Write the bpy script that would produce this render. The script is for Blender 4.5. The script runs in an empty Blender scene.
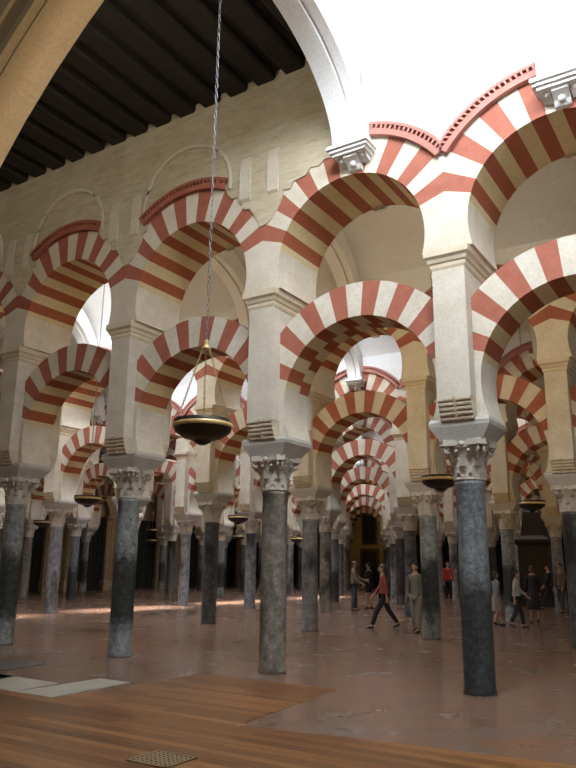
import bpy, bmesh, math, random
from math import pi, sin, cos, tan, radians, sqrt, atan2
from mathutils import Vector, Matrix
random.seed(7)
SC = bpy.context.scene
COL = SC.collection

# ------------------------------------------------------------------ lattice
B = 3.2556                       # bay along an arcade
ROWY = [0.0, 6.596, 13.148, 19.70, 26.25, 32.80, 39.35]
TU, TUB, TL, TLB = 0.5, 0.75, 0.27, 0.45        # upper wall front/back, lower arch front/back (from the column axis)
LAMPY = [-3.3] + [0.5 * (ROWY[k] + ROWY[k + 1]) for k in range(6)]
NAVEC = [-3.3] + [0.5 * (ROWY[k] + TUB + ROWY[k + 1] - TU) for k in range(6)]
NAVEA = [2.8] + [0.5 * (ROWY[k + 1] - ROWY[k] - TU - TUB) for k in range(6)]
NAVEC.append(43.0); NAVEA.append(2.8)

# ------------------------------------------------------------------ camera
YAW, PIT, ROLL, FPX, CX, CY = -0.5689, 0.2461, 0.0112, 720.126, 13.0387, -9.8491
F = Vector((sin(YAW) * cos(PIT), cos(YAW) * cos(PIT), sin(PIT)))
R0 = Vector((cos(YAW), -sin(YAW), 0)); U0 = R0.cross(F)
RR = R0 * cos(ROLL) + U0 * sin(ROLL); UU = U0 * cos(ROLL) - R0 * sin(ROLL)
CAMP = Vector((CX, CY, 1.6))
cam = bpy.data.cameras.new('camera'); co = bpy.data.objects.new('camera', cam); COL.objects.link(co)
M = Matrix(((RR.x, UU.x, -F.x, CAMP.x), (RR.y, UU.y, -F.y, CAMP.y), (RR.z, UU.z, -F.z, CAMP.z), (0, 0, 0, 1)))
co.matrix_world = M
cam.sensor_width = 36.0; cam.sensor_fit = 'AUTO'; cam.lens = FPX / 768.0 * 36.0
cam.clip_start = 0.05; cam.clip_end = 300
SC.camera = co

def proj(P):
    d = Vector(P) - CAMP; z = d.dot(F)
    if z < 0.2: return None
    return (288 + FPX * d.dot(RR) / z, 384 - FPX * d.dot(UU) / z, z)

# ------------------------------------------------------------------ materials
def mat(name):
    m = bpy.data.materials.new(name); m.use_nodes = True
    nt = m.node_tree; b = nt.nodes['Principled BSDF']
    return m, nt, b
def N(nt, t, **kw):
    n = nt.nodes.new(t)
    for k, v in kw.items():
        if k in n.inputs.keys(): n.inputs[k].default_value = v
        else: setattr(n, k, v)
    return n
def ramp(nt, fac, stops):
    r = nt.nodes.new('ShaderNodeValToRGB'); e = r.color_ramp.elements
    while len(e) < len(stops): e.new(0.5)
    for el, (p, c) in zip(e, stops):
        el.position = p; el.color = (c[0], c[1], c[2], 1)
    nt.links.new(fac, r.inputs[0]); return r.outputs[0]
def pos(nt, scale=(1, 1, 1), rot=(0, 0, 0)):
    g = nt.nodes.new('ShaderNodeNewGeometry'); mp = nt.nodes.new('ShaderNodeMapping')
    mp.inputs['Scale'].default_value = scale; mp.inputs['Rotation'].default_value = rot
    nt.links.new(g.outputs['Position'], mp.inputs['Vector']); return mp.outputs[0]
def noise(nt, vec, sc, det=4, rough=0.6):
    n = N(nt, 'ShaderNodeTexNoise', Scale=sc, Detail=det, Roughness=rough)
    nt.links.new(vec, n.inputs['Vector']); return n.outputs['Fac']
def bump(nt, b, fac, s, d=0.02):
    n = N(nt, 'ShaderNodeBump', Strength=s, Distance=d)
    nt.links.new(fac, n.inputs['Height']); nt.links.new(n.outputs[0], b.inputs['Normal'])
def mixc(nt, fac, a, c, mode='MIX'):
    m = nt.nodes.new('ShaderNodeMix'); m.data_type = 'RGBA'; m.blend_type = mode
    for s, v in ((0, fac), (6, a), (7, c)):
        if isinstance(v, (int, float)): m.inputs[s].default_value = v
        elif isinstance(v, tuple): m.inputs[s].default_value = (*v, 1)
        else: nt.links.new(v, m.inputs[s])
    return m.outputs[2]
def stone(name, c0, c1, sc=3.0, rough=0.85, bs=0.25, scale=(1, 1, 1), fine=28):
    m, nt, b = mat(name); v = pos(nt, scale)
    n1 = noise(nt, v, sc, 6, 0.65); n2 = noise(nt, v, fine, 3, 0.6)
    c = ramp(nt, n1, [(0.3, c0), (0.7, c1)])
    c = mixc(nt, 0.35, c, ramp(nt, n2, [(0.3, (0.6, 0.58, 0.55)), (0.6, (1, 1, 1))]), 'MULTIPLY')
    nt.links.new(c, b.inputs['Base Color']); b.inputs['Roughness'].default_value = rough
    bump(nt, b, n2, bs, 0.01); return m
def plain(name, c, rough=0.5, metal=0.0):
    m, nt, b = mat(name); v = pos(nt)
    n = noise(nt, v, 18, 3)
    nt.links.new(ramp(nt, n, [(0.25, tuple(x * 0.8 for x in c)), (0.75, tuple(min(1, x * 1.15) for x in c))]), b.inputs['Base Color'])
    b.inputs['Roughness'].default_value = rough; b.inputs['Metallic'].default_value = metal
    return m
def marble(name, base, vein, dark, sc=6, th=0.5, rough=0.34, band=None):
    m, nt, b = mat(name); v = pos(nt)
    n1 = noise(nt, v, sc, 8, 0.75); n2 = noise(nt, pos(nt, (1, 1, 0.5)), 1.7, 4, 0.6); n3 = noise(nt, v, 40, 2)
    c = ramp(nt, n1, [(0.34, dark), (0.5, base), (0.68, vein)])
    c = mixc(nt, ramp(nt, n2, [(th - 0.06, (0, 0, 0)), (th + 0.08, (1, 1, 1))]), tuple(0.45 * x for x in dark), c)
    c = mixc(nt, 0.5, c, ramp(nt, n3, [(0.3, (0.5, 0.5, 0.5)), (0.65, (1, 1, 1))]), 'MULTIPLY')
    if band:
        # a ragged dark stain round the shaft where hands and damp have blackened the stone
        z0, z1 = band
        g = nt.nodes.new('ShaderNodeNewGeometry'); sp = nt.nodes.new('ShaderNodeSeparateXYZ'); nt.links.new(g.outputs['Position'], sp.inputs[0])
        ma = N(nt, 'ShaderNodeMath', operation='MULTIPLY_ADD'); nt.links.new(noise(nt, v, 4.5, 7, 0.75), ma.inputs[0]); ma.inputs[1].default_value = 1.5; nt.links.new(sp.outputs[2], ma.inputs[2])
        dv = N(nt, 'ShaderNodeMath', operation='DIVIDE'); nt.links.new(ma.outputs[0], dv.inputs[0]); dv.inputs[1].default_value = 4.0
        k = ramp(nt, dv.outputs[0], [((z0 + 0.60) / 4, (0, 0, 0)), ((z0 + 0.95) / 4, (1, 1, 1)), ((z1 + 0.60) / 4, (1, 1, 1)), ((z1 + 0.92) / 4, (0, 0, 0))])
        n5 = noise(nt, v, 14, 6, 0.8)
        c = mixc(nt, k, c, ramp(nt, n5, [(0.42, (0.012, 0.014, 0.014)), (0.62, (0.05, 0.055, 0.055)), (0.75, (0.16, 0.17, 0.17))]))
    nt.links.new(c, b.inputs['Base Color']); b.inputs['Roughness'].default_value = rough
    bump(nt, b, n3, 0.08, 0.005)
    return m

MAT = {}
MAT['cream'] = stone('painted_cream_stone', (0.60, 0.53, 0.42), (0.72, 0.66, 0.55), 2.2)
MAT['ochrecream'] = stone('ochre_painted_soffit', (0.61, 0.495, 0.275), (0.70, 0.575, 0.345), 2.0, bs=0.15)  # yellower cream for the undersides of the arches
MAT['lime'] = stone('limestone', (0.56, 0.50, 0.40), (0.70, 0.65, 0.55), 2.6, bs=0.4)
MAT['cornice'] = stone('cornice_stone', (0.58, 0.49, 0.34), (0.68, 0.60, 0.46), 3)
MAT['impost'] = stone('grey_impost_stone', (0.40, 0.38, 0.345), (0.50, 0.485, 0.45), 4)
MAT['roll'] = stone('warm_corbel_stone', (0.50, 0.42, 0.30), (0.62, 0.54, 0.41), 5)
MAT['capital'] = stone('capital_stone', (0.45, 0.41, 0.35), (0.60, 0.56, 0.49), 7, bs=0.5)
MAT['vault'] = stone('white_vault_plaster', (0.72, 0.70, 0.67), (0.80, 0.785, 0.76), 0.8, bs=0.05)
MAT['white'] = stone('white_stucco', (0.78, 0.78, 0.77), (0.84, 0.84, 0.83), 0.8, bs=0.05)

def brick_red(name, c0, c1):
    m, nt, b = mat(name); v = pos(nt)
    n1 = noise(nt, v, 4, 5, 0.7); n2 = noise(nt, v, 45, 3, 0.7)
    c = ramp(nt, n1, [(0.3, c0), (0.7, c1)])
    c = mixc(nt, ramp(nt, n2, [(0.62, (0, 0, 0)), (0.75, (0.55, 0.55, 0.55))]), c, (0.52, 0.36, 0.29))
    nt.links.new(c, b.inputs['Base Color']); b.inputs['Roughness'].default_value = 0.85
    bump(nt, b, n2, 0.25, 0.01); return m
MAT['red'] = brick_red('red_brick_voussoir', (0.31, 0.090, 0.054), (0.375, 0.124, 0.080))
MAT['redsoffit'] = brick_red('red_painted_soffit', (0.30, 0.080, 0.032), (0.36, 0.105, 0.048))  # deeper red for the undersides of the arches
MAT['dentil'] = brick_red('red_brick_moulding', (0.37, 0.155, 0.122), (0.44, 0.19, 0.155))

# rough, stripped plaster of the tall wall: long horizontal scrapes
m, nt, b = mat('stripped_plaster')
v = pos(nt, (0.9, 1, 4)); n1 = noise(nt, v, 2.2, 9, 0.72); n2 = noise(nt, pos(nt), 1.2, 4)
c = ramp(nt, n1, [(0.30, (0.40, 0.335, 0.22)), (0.46, (0.53, 0.465, 0.33)), (0.7, (0.63, 0.565, 0.43))])
c = mixc(nt, 0.5, c, ramp(nt, n2, [(0.35, (0.75, 0.7, 0.58)), (0.65, (1, 1, 1))]), 'MULTIPLY')
nt.links.new(c, b.inputs['Base Color']); b.inputs['Roughness'].default_value = 0.95; bump(nt, b, n1, 0.6, 0.04)
MAT['rough'] = m
MAT['patch'] = stone('old_plaster', (0.58, 0.52, 0.40), (0.70, 0.65, 0.54), 2.5, bs=0.5)

MAT['shaft'] = [
    marble('blue_grey_marble', (0.165, 0.178, 0.188), (0.31, 0.325, 0.335), (0.055, 0.06, 0.065), 12, 0.36, band=(-0.8, 1.35)),
    marble('brown_grey_marble', (0.20, 0.175, 0.15), (0.34, 0.315, 0.28), (0.09, 0.07, 0.055), 8, 0.40),
    marble('green_grey_marble', (0.23, 0.25, 0.25), (0.40, 0.41, 0.405), (0.09, 0.10, 0.10), 11, 0.36, band=(0.45, 1.7)),
    marble('pale_grey_marble', (0.24, 0.25, 0.27), (0.38, 0.39, 0.41), (0.09, 0.09, 0.10), 6, 0.42),
    marble('dark_grey_marble', (0.085, 0.085, 0.09), (0.18, 0.18, 0.18), (0.03, 0.03, 0.03), 7, 0.42),
]
MAT['brass'] = plain('aged_brass', (0.74, 0.58, 0.28), 0.30, 0.45)
MAT['bronze'] = plain('dark_bronze', (0.030, 0.024, 0.015), 0.4, 0.5)
MAT['oldbrass'] = plain('tarnished_brass', (0.42, 0.33, 0.17), 0.35, 0.5)
MAT['iron'] = plain('grey_iron_chain', (0.22, 0.22, 0.22), 0.45, 0.9)
MAT['darkwood'] = stone('dark_roof_timber', (0.013, 0.010, 0.008), (0.032, 0.024, 0.019), 3, 0.8, 0.4, (6, 0.7, 6))
MAT['screenwood'] = stone('dark_screen_wood', (0.014, 0.010, 0.007), (0.028, 0.019, 0.013), 3, 0.6)
MAT['ochre'] = stone('ochre_plaster', (0.34, 0.235, 0.10), (0.42, 0.30, 0.14), 0.7)
MAT['stucco'] = stone('ochre_stucco', (0.52, 0.39, 0.225), (0.60, 0.46, 0.28), 0.9, bs=0.1)
MAT['tanstone'] = stone('tan_portal_stone', (0.30, 0.21, 0.12), (0.38, 0.28, 0.17), 2)
MAT['gilt'] = plain('gilt_frame', (0.10, 0.07, 0.03), 0.5, 0.3)
MAT['canvas'] = stone('dark_canvas', (0.010, 0.009, 0.008), (0.028, 0.023, 0.018), 5, 0.5)
MAT['slabw'] = stone('white_marble_slab', (0.40, 0.375, 0.31), (0.52, 0.495, 0.43), 4, 0.4, 0.05)
MAT['slabd'] = stone('dark_slate_slab', (0.07, 0.07, 0.075), (0.12, 0.12, 0.12), 4, 0.5, 0.1)
MAT['grate'] = plain('bronze_grate', (0.33, 0.24, 0.14), 0.45, 0.4)
MAT['black'] = plain('dark_void', (0.012, 0.011, 0.010), 0.9)  # for iron bars, and painted as shade behind and below bars

# tiled floor : worn reddish and grey marble tiles
m, nt, b = mat('worn_floor_tiles')
v = pos(nt, (1, 1, 1))
br = N(nt, 'ShaderNodeTexBrick', Scale=1.0); br.offset = 0.5
br.inputs['Brick Width'].default_value = 0.62; br.inputs['Row Height'].default_value = 0.40
br.inputs['Mortar Size'].default_value = 0.006
br.inputs['Color1'].default_value = (0.0, 0, 0, 1); br.inputs['Color2'].default_value = (1, 1, 1, 1); br.inputs['Mortar'].default_value = (0.75, 0.75, 0.75, 1)
nt.links.new(v, br.inputs['Vector'])
n1 = noise(nt, v, 0.55, 4); n2 = noise(nt, v, 9, 4, 0.7)
tile = ramp(nt, br.outputs['Color'], [(0.0, (0.225, 0.112, 0.064)), (0.4, (0.24, 0.125, 0.075)), (0.75, (0.215, 0.125, 0.082)), (1.0, (0.195, 0.135, 0.10))])
n4 = noise(nt, v, 1.6, 3, 0.55)
c = mixc(nt, ramp(nt, n1, [(0.4, (0, 0, 0)), (0.62, (0.5, 0.5, 0.5))]), tile, (0.205, 0.128, 0.09))
c = mixc(nt, ramp(nt, n4, [(0.45, (0, 0, 0)), (0.70, (0.7, 0.7, 0.7))]), c, (0.17, 0.142, 0.127))
c = mixc(nt, 0.10, c, ramp(nt, n2, [(0.3, (0.62, 0.6, 0.58)), (0.65, (1, 1, 1))]), 'MULTIPLY')
nt.links.new(c, b.inputs['Base Color'])
nt.links.new(ramp(nt, n4, [(0.3, (0.20, 0.20, 0.20)), (0.7, (0.29, 0.29, 0.29))]), b.inputs['Roughness'])
MAT['tile'] = m
# timber boards running along the arcade
m, nt, b = mat('timber_floor_boards')
v = pos(nt)
br = N(nt, 'ShaderNodeTexBrick', Scale=1.0); br.offset = 0.37
br.inputs['Brick Width'].default_value = 2.4; br.inputs['Row Height'].default_value = 0.13
br.inputs['Mortar Size'].default_value = 0.005
br.inputs['Color1'].default_value = (0, 0, 0, 1); br.inputs['Color2'].default_value = (1, 1, 1, 1); br.inputs['Mortar'].default_value = (0.0, 0, 0, 1)
nt.links.new(v, br.inputs['Vector'])
g = noise(nt, pos(nt, (0.6, 9, 1)), 2.5, 6, 0.7)
c = ramp(nt, br.outputs['Color'], [(0.0, (0.15, 0.058, 0.019)), (0.5, (0.25, 0.107, 0.036)), (1.0, (0.37, 0.172, 0.064))])
c = mixc(nt, 0.7, c, ramp(nt, g, [(0.3, (0.5, 0.45, 0.4)), (0.65, (1, 1, 1))]), 'MULTIPLY')
c = mixc(nt, br.outputs['Fac'], c, (0.07, 0.035, 0.02))
nt.links.new(c, b.inputs['Base Color']); b.inputs['Roughness'].default_value = 0.36
bump(nt, b, g, 0.08, 0.01)
MAT['boards'] = m

def emis(name, c, s):
    m, nt, b = mat(name)
    b.inputs['Base Color'].default_value = (*c, 1)
    b.inputs['Emission Color'].default_value = (*c, 1); b.inputs['Emission Strength'].default_value = s
    return m

# ------------------------------------------------------------------ mesh builder
class MB:
    def __init__(s): s.v = []; s.f = []; s.m = []; s.sm = []
    def vert(s, p): s.v.append(tuple(p)); return len(s.v) - 1
    def face(s, idx, mi=0, sm=False): s.f.append(tuple(idx)); s.m.append(mi); s.sm.append(sm)
    def poly(s, pts, mi=0, sm=False): s.face([s.vert(p) for p in pts], mi, sm)
    def box(s, x0, x1, y0, y1, z0, z1, mi=0):
        a = [s.vert((x, y, z)) for z in (z0, z1) for y in (y0, y1) for x in (x0, x1)]
        for q in ((0, 2, 3, 1), (4, 5, 7, 6), (0, 1, 5, 4), (2, 6, 7, 3), (0, 4, 6, 2), (1, 3, 7, 5)): s.face([a[i] for i in q], mi)
    def frustum(s, secs, mi=0):
        # secs: list of (x0,x1,y0,y1,z)
        rings = []
        for x0, x1, y0, y1, z in secs: rings.append([s.vert(p) for p in ((x0, y0, z), (x1, y0, z), (x1, y1, z), (x0, y1, z))])
        for a, b in zip(rings, rings[1:]):
            for i in range(4): s.face((a[i], a[(i + 1) % 4], b[(i + 1) % 4], b[i]), mi)
        s.face(rings[0][::-1], mi); s.face(rings[-1], mi)
    def lathe(s, prof, n=24, mi=0, sm=True, c=(0, 0, 0), cap=True):
        rings = []
        for r, z in prof: rings.append([s.vert((c[0] + r * cos(2 * pi * i / n), c[1] + r * sin(2 * pi * i / n), c[2] + z)) for i in range(n)])
        for a, b in zip(rings, rings[1:]):
            for i in range(n): s.face((a[i], a[(i + 1) % n], b[(i + 1) % n], b[i]), mi, sm)
        if cap: s.face(rings[0][::-1], mi); s.face(rings[-1], mi)
    def prism(s, pts, axis, a0, a1, mi=0, sm=False):
        # pts 2-D polygon extruded along axis from a0 to a1
        def P(p, a):
            return {'x': (a, p[0], p[1]), 'y': (p[0], a, p[1]), 'z': (p[0], p[1], a)}[axis]
        A = [s.vert(P(p, a0)) for p in pts]; Bv = [s.vert(P(p, a1)) for p in pts]; n = len(pts)
        s.face(A, mi); s.face(Bv[::-1], mi)
        for i in range(n): s.face((A[i], A[(i + 1) % n], Bv[(i + 1) % n], Bv[i]), mi, sm)
    def ball(s, c, r, mi=0, nu=10, nv=7):
        if not hasattr(r, '__len__'): r = (r, r, r)
        pr = []
        for j in range(nv + 1):
            t = -pi / 2 + pi * j / nv
            pr.append([s.vert((c[0] + r[0] * max(cos(t), 0.01) * cos(2 * pi * i / nu), c[1] + r[1] * max(cos(t), 0.01) * sin(2 * pi * i / nu), c[2] + r[2] * sin(t))) for i in range(nu)])
        for a, b in zip(pr, pr[1:]):
            for i in range(nu): s.face((a[i], a[(i + 1) % nu], b[(i + 1) % nu], b[i]), mi, True)
        s.face(pr[0][::-1], mi, True); s.face(pr[-1], mi, True)
    def tube(s, pts, r, n=6, mi=0):
        pts = [Vector(p) for p in pts]; rings = []
        for k, p in enumerate(pts):
            d = (pts[min(k + 1, len(pts) - 1)] - pts[max(k - 1, 0)]).normalized()
            a = d.orthogonal().normalized() if abs(d.z) < 0.95 else Vector((1, 0, 0)); a = (a - d * a.dot(d)).normalized(); b = d.cross(a)
            rr = r[k] if hasattr(r, '__len__') else r
            rings.append([s.vert(p + a * rr * cos(2 * pi * i / n) + b * rr * sin(2 * pi * i / n)) for i in range(n)])
        for a, b in zip(rings, rings[1:]):
            for i in range(n): s.face((a[i], a[(i + 1) % n], b[(i + 1) % n], b[i]), mi, True)
        s.face(rings[0][::-1], mi); s.face(rings[-1], mi)
    def torus(s, c, R, r, ax1, ax2, n=8, k=5, stretch=1.0, mi=0):
        ax1 = Vector(ax1); ax2 = Vector(ax2); nn = ax1.cross(ax2); rings = []
        for i in range(n):
            t = 2 * pi * i / n; dirv = ax1 * cos(t) + ax2 * sin(t); o = Vector(c) + ax1 * R * cos(t) + ax2 * R * stretch * sin(t)
            rings.append([s.vert(o + dirv * r * cos(2 * pi * j / k) + nn * r * sin(2 * pi * j / k)) for j in range(k)])
        for i in range(n):
            a, b = rings[i], rings[(i + 1) % n]
            for j in range(k): s.face((a[j], a[(j + 1) % k], b[(j + 1) % k], b[j]), mi, True)
    def mesh(s, name, mats):
        me = bpy.data.meshes.new(name); me.from_pydata(s.v, [], s.f)
        for mm in (mats if isinstance(mats, (list, tuple)) else [mats]): me.materials.append(mm)
        me.polygons.foreach_set('material_index', s.m); me.polygons.foreach_set('use_smooth', s.sm)
        bm = bmesh.new(); bm.from_mesh(me); bmesh.ops.remove_doubles(bm, verts=bm.verts, dist=0.0004)
        bmesh.ops.recalc_face_normals(bm, faces=bm.faces); bm.to_mesh(me); bm.free(); me.update(); return me

def link(name, me, parent=None, loc=(0, 0, 0), rz=0.0, sc=None):
    o = bpy.data.objects.new(name, me); COL.objects.link(o)
    if parent is not None: o.parent = parent
    o.location = loc; o.rotation_euler = (0, 0, rz)
    if sc: o.scale = sc
    return o
def tag(o, label, cat, group=None):
    o['label'] = label; o['category'] = cat
    if group: o['group'] = group
    return o
def empty(name, loc, rz=0.0): 
    o = link(name, None, None, loc, rz); o.empty_display_size = 0.2; return o
def struct(name, me, loc=(0, 0, 0)):
    o = link(name, me, None, loc); o['kind'] = 'structure'; return o

# ------------------------------------------------------------------ arches (shared meshes)
HB = B / 2
ZU, RU, EU, DU = 6.44, 1.30, 1.93, 2.13        # upper arch: centre height, intrados, extrados, moulding
ZL, RL, EL = 4.09, 1.31, 1.87                  # lower arch
def is_red(a, off=0.0):
    d = abs(a - 90 - off)
    return d < 71.3 and abs((d % 19.0) - 9.5) < 4.75
def ang_list(lo, hi):
    s = set([lo, hi]); k = -12
    for k in range(-12, 13):
        for e in (-4.75, 0, 4.75):
            a = 90 + k * 9.5 + e * 1.0
            if lo < a < hi: s.add(round(a, 3))
    return sorted(s)
def upper_arch_mesh():
    mb = MB(); lo = -math.degrees(math.asin(0.38 / RU))
    A = ang_list(lo, 180 - lo)
    def inn(a): return (RU * cos(radians(a)), ZU + RU * sin(radians(a)))
    def out(a):
        c, s = cos(radians(a)), sin(radians(a))
        r = EU if abs(c) * EU < HB else HB / abs(c)
        return (r * c, max(6.06, ZU + r * s))
    # add cusp angle
    ac = math.degrees(math.acos(HB / EU)); A = sorted(set(A + [ac, 180 - ac]))
    for a0, a1 in zip(A, A[1:]):
        mi = 1 if is_red((a0 + a1) / 2) else 0
        i0, i1, o0, o1 = inn(a0), inn(a1), out(a0), out(a1)
        mb.poly([(i0[0], -TU, i0[1]), (o0[0], -TU, o0[1]), (o1[0], -TU, o1[1]), (i1[0], -TU, i1[1])], mi)
        mb.poly([(i0[0], TUB, i0[1]), (i1[0], TUB, i1[1]), (o1[0], TUB, o1[1]), (o0[0], TUB, o0[1])], mi)
        mb.poly([(i0[0], -TU, i0[1]), (i1[0], -TU, i1[1]), (i1[0], TUB, i1[1]), (i0[0], TUB, i0[1])], (mi + 2) if (a0 + a1) / 2 > 14 and (a0 + a1) / 2 < 166 else mi)
        mb.poly([(o0[0], -TU, o0[1]), (o0[0], TUB, o0[1]), (o1[0], TUB, o1[1]), (o1[0], -TU, o1[1])], mi)
    for a in (A[0], A[-1]):
        i, o = inn(a), out(a)
        mb.poly([(i[0], -TU, i[1]), (i[0], TUB, i[1]), (o[0], TUB, 6.06), (o[0], -TU, 6.06)], 0)
    return mb.mesh('upper_arch', [MAT['cream'], MAT['red'], MAT['ochrecream'], MAT['redsoffit']])
def lower_arch_mesh(shift=0.0):
    mb = MB(); XP = 1.40; lo = -math.degrees(math.asin((ZL - 3.58) / RL))
    A = ang_list(lo, 180 - lo)
    ac = math.degrees(math.acos(XP / EL)); A = sorted(set(A + [ac, 180 - ac, 0, 180]))
    if shift: A = sorted(set(A + [round(a + shift, 3) for a in ang_list(0, 180)]))
    A = [a for a in A if lo <= a <= 180 - lo]
    def inn(a, R=RL): return (R * cos(radians(a)), ZL + R * sin(radians(a)))
    def out(a):
        c, s = cos(radians(a)), sin(radians(a))
        r = EL if abs(c) * EL < XP else XP / abs(c)
        return (r * c, max(3.58, ZL + r * s))
    for y0, y1, off in ((-TL, 0.16, 0.0), (0.16, TLB, shift)):
        for a0, a1 in zip(A, A[1:]):
            mi = 1 if is_red((a0 + a1) / 2, off) else 0
            i0, i1, o0, o1 = inn(a0), inn(a1), out(a0), out(a1)
            if y0 < 0: mb.poly([(i0[0], y0, i0[1]), (o0[0], y0, o0[1]), (o1[0], y0, o1[1]), (i1[0], y0, i1[1])], mi)
            else: mb.poly([(i0[0], y1, i0[1]), (i1[0], y1, i1[1]), (o1[0], y1, o1[1]), (o0[0], y1, o0[1])], mi)
            mb.poly([(i0[0], y0, i0[1]), (i1[0], y0, i1[1]), (i1[0], y1, i1[1]), (i0[0], y1, i0[1])], (mi + 2) if 14 < (a0 + a1) / 2 < 166 else mi)
            mb.poly([(o0[0], y0, o0[1]), (o0[0], y1, o0[1]), (o1[0], y1, o1[1]), (o1[0], y0, o1[1])], mi)
    for a in (A[0], A[-1]):
        i, o = inn(a), out(a)
        mb.poly([(i[0], -TL, 3.58), (i[0], TLB, 3.58), (o[0], TLB, 3.58), (o[0], -TL, 3.58)], 0)
    return mb.mesh('lower_arch', [MAT['lime'], MAT['red'], MAT['ochrecream'], MAT['redsoffit']])
def moulding_mesh(a0, a1, side, mt='dentil'):
    # projecting brick ring with a row of saw teeth
    mb = MB(); c0 = math.degrees(math.acos(HB / DU)); y = side * (TU + 0.02); yo = side * (TU + 0.09); ym = side * (TU + 0.028)
    n = max(4, int((a1 - a0) / 3)); A = [a0 + (a1 - a0) * k / n for k in range(n + 1)]
    def ring(r0, r1, ya, yb):
        for s0, s1 in zip(A, A[1:]):
            P = []
            for a, r in ((s0, r0), (s0, r1), (s1, r1), (s1, r0)):
                x, z = r * cos(radians(a)), r * sin(radians(a))
                x = max(-HB, min(HB, x)); P.append((x, z))
            mb.prism([(p[0], ZU + p[1]) for p in P], 'y', ya, yb)
    ring(EU - 0.02, EU + 0.075, side * (TU - 0.1), yo); ring(EU + 0.075, DU - 0.05, side * (TU - 0.1), ym); ring(DU - 0.05, DU, side * (TU - 0.1), yo)
    k = int((a1 - a0) / 2.3)
    for i in range(k):
        a = a0 + (i + 0.5) * (a1 - a0) / k; d = 0.62
        P = []
        for r, da in ((EU + 0.07, -d), (DU - 0.045, -d * 0.6), (DU - 0.045, d), (EU + 0.07, d * 0.4)):
            P.append((max(-HB, min(HB, r * cos(radians(a + da)))), ZU + r * sin(radians(a + da))))
        mb.prism(P, 'y', ym, yo)
    return mb.mesh('brick_moulding', [MAT[mt]])
UA = upper_arch_mesh(); LA = lower_arch_mesh(0.0); LA_SHIFT = lower_arch_mesh(5.5)
cA = math.degrees(math.acos(HB / DU)) - 4
MOULD_F = moulding_mesh(cA, 180 - cA, -1)
MOULD_LEFT = moulding_mesh(66, 127, -1, 'red')
MOULD_CROWN = moulding_mesh(cA, 84, -1)
# ------------------------------------------------------------------ pier parts
def pillar_parts():
    d = {}
    mb = MB()          # grey impost block, flaring from the capital
    mb.frustum([(-0.31, 0.31, -0.29, 0.30, 3.29), (-0.32, 0.32, -0.30, 0.31, 3.32), (-0.43, 0.43, -0.36, 0.45, 3.49), (-0.435, 0.435, -0.365, 0.455, 3.545), (-0.415, 0.415, -0.33, 0.43, 3.60)])
    d['impost_block'] = mb.mesh('impost_block', [MAT['impost']])
    mb = MB()          # core between the springers and the two-sided pilaster
    mb.box(-0.24, 0.24, -0.27, 0.45, 3.54, 3.87)
    mb.box(-0.24, 0.24, -TU, TUB, 3.86, 5.80)
    d['pillar_shaft'] = mb.mesh('pillar_shaft', [MAT['lime']])
    for nm, sgn, sy in (('front', -1, 0.0), ('rear', 1, 0.25)):
        mb = MB()      # roll corbel: four stacked rolls with a central band
        pts = []
        n = 5
        for k in range(n):
            zc = 3.56 + 0.31 * (k + 0.5) / n; yc = 0.385 + sy + 0.10 * (k / (n - 1)) ** 0.8
            for j in range(6):
                t = -pi / 2 + pi * j / 5
                pts.append((sgn * (yc + 0.022 * cos(t)), zc + 0.031 * sin(t)))
        poly = [(sgn * 0.24, 3.545)] + pts + [(sgn * 0.24, 3.88)]
        mb.prism(poly, 'x', -0.235, -0.018); mb.prism(poly, 'x', 0.018, 0.235)
        band = [(sgn * 0.24, 3.545)] + [(sgn * (0.405 + sy + 0.11 * k / 5), 3.56 + 0.31 * k / 5) for k in range(6)] + [(sgn * 0.24, 3.88)]
        mb.prism(band, 'x', -0.018, 0.018)
        d['roll_corbel_' + nm] = mb.mesh('roll_corbel', [MAT['roll']])
    mb = MB()          # cornice
    prof = [(0.0, 5.76), (0.015, 5.80), (0.015, 5.85), (0.035, 5.87), (0.05, 5.92), (0.085, 5.96), (0.085, 6.06)]
    mb.frustum([(-0.25 - e, 0.25 + e, -TU - e, TUB + e, z) for e, z in prof])
    d['cornice'] = mb.mesh('cornice', [MAT['cornice']])
    return d
PP = pillar_parts()
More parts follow.
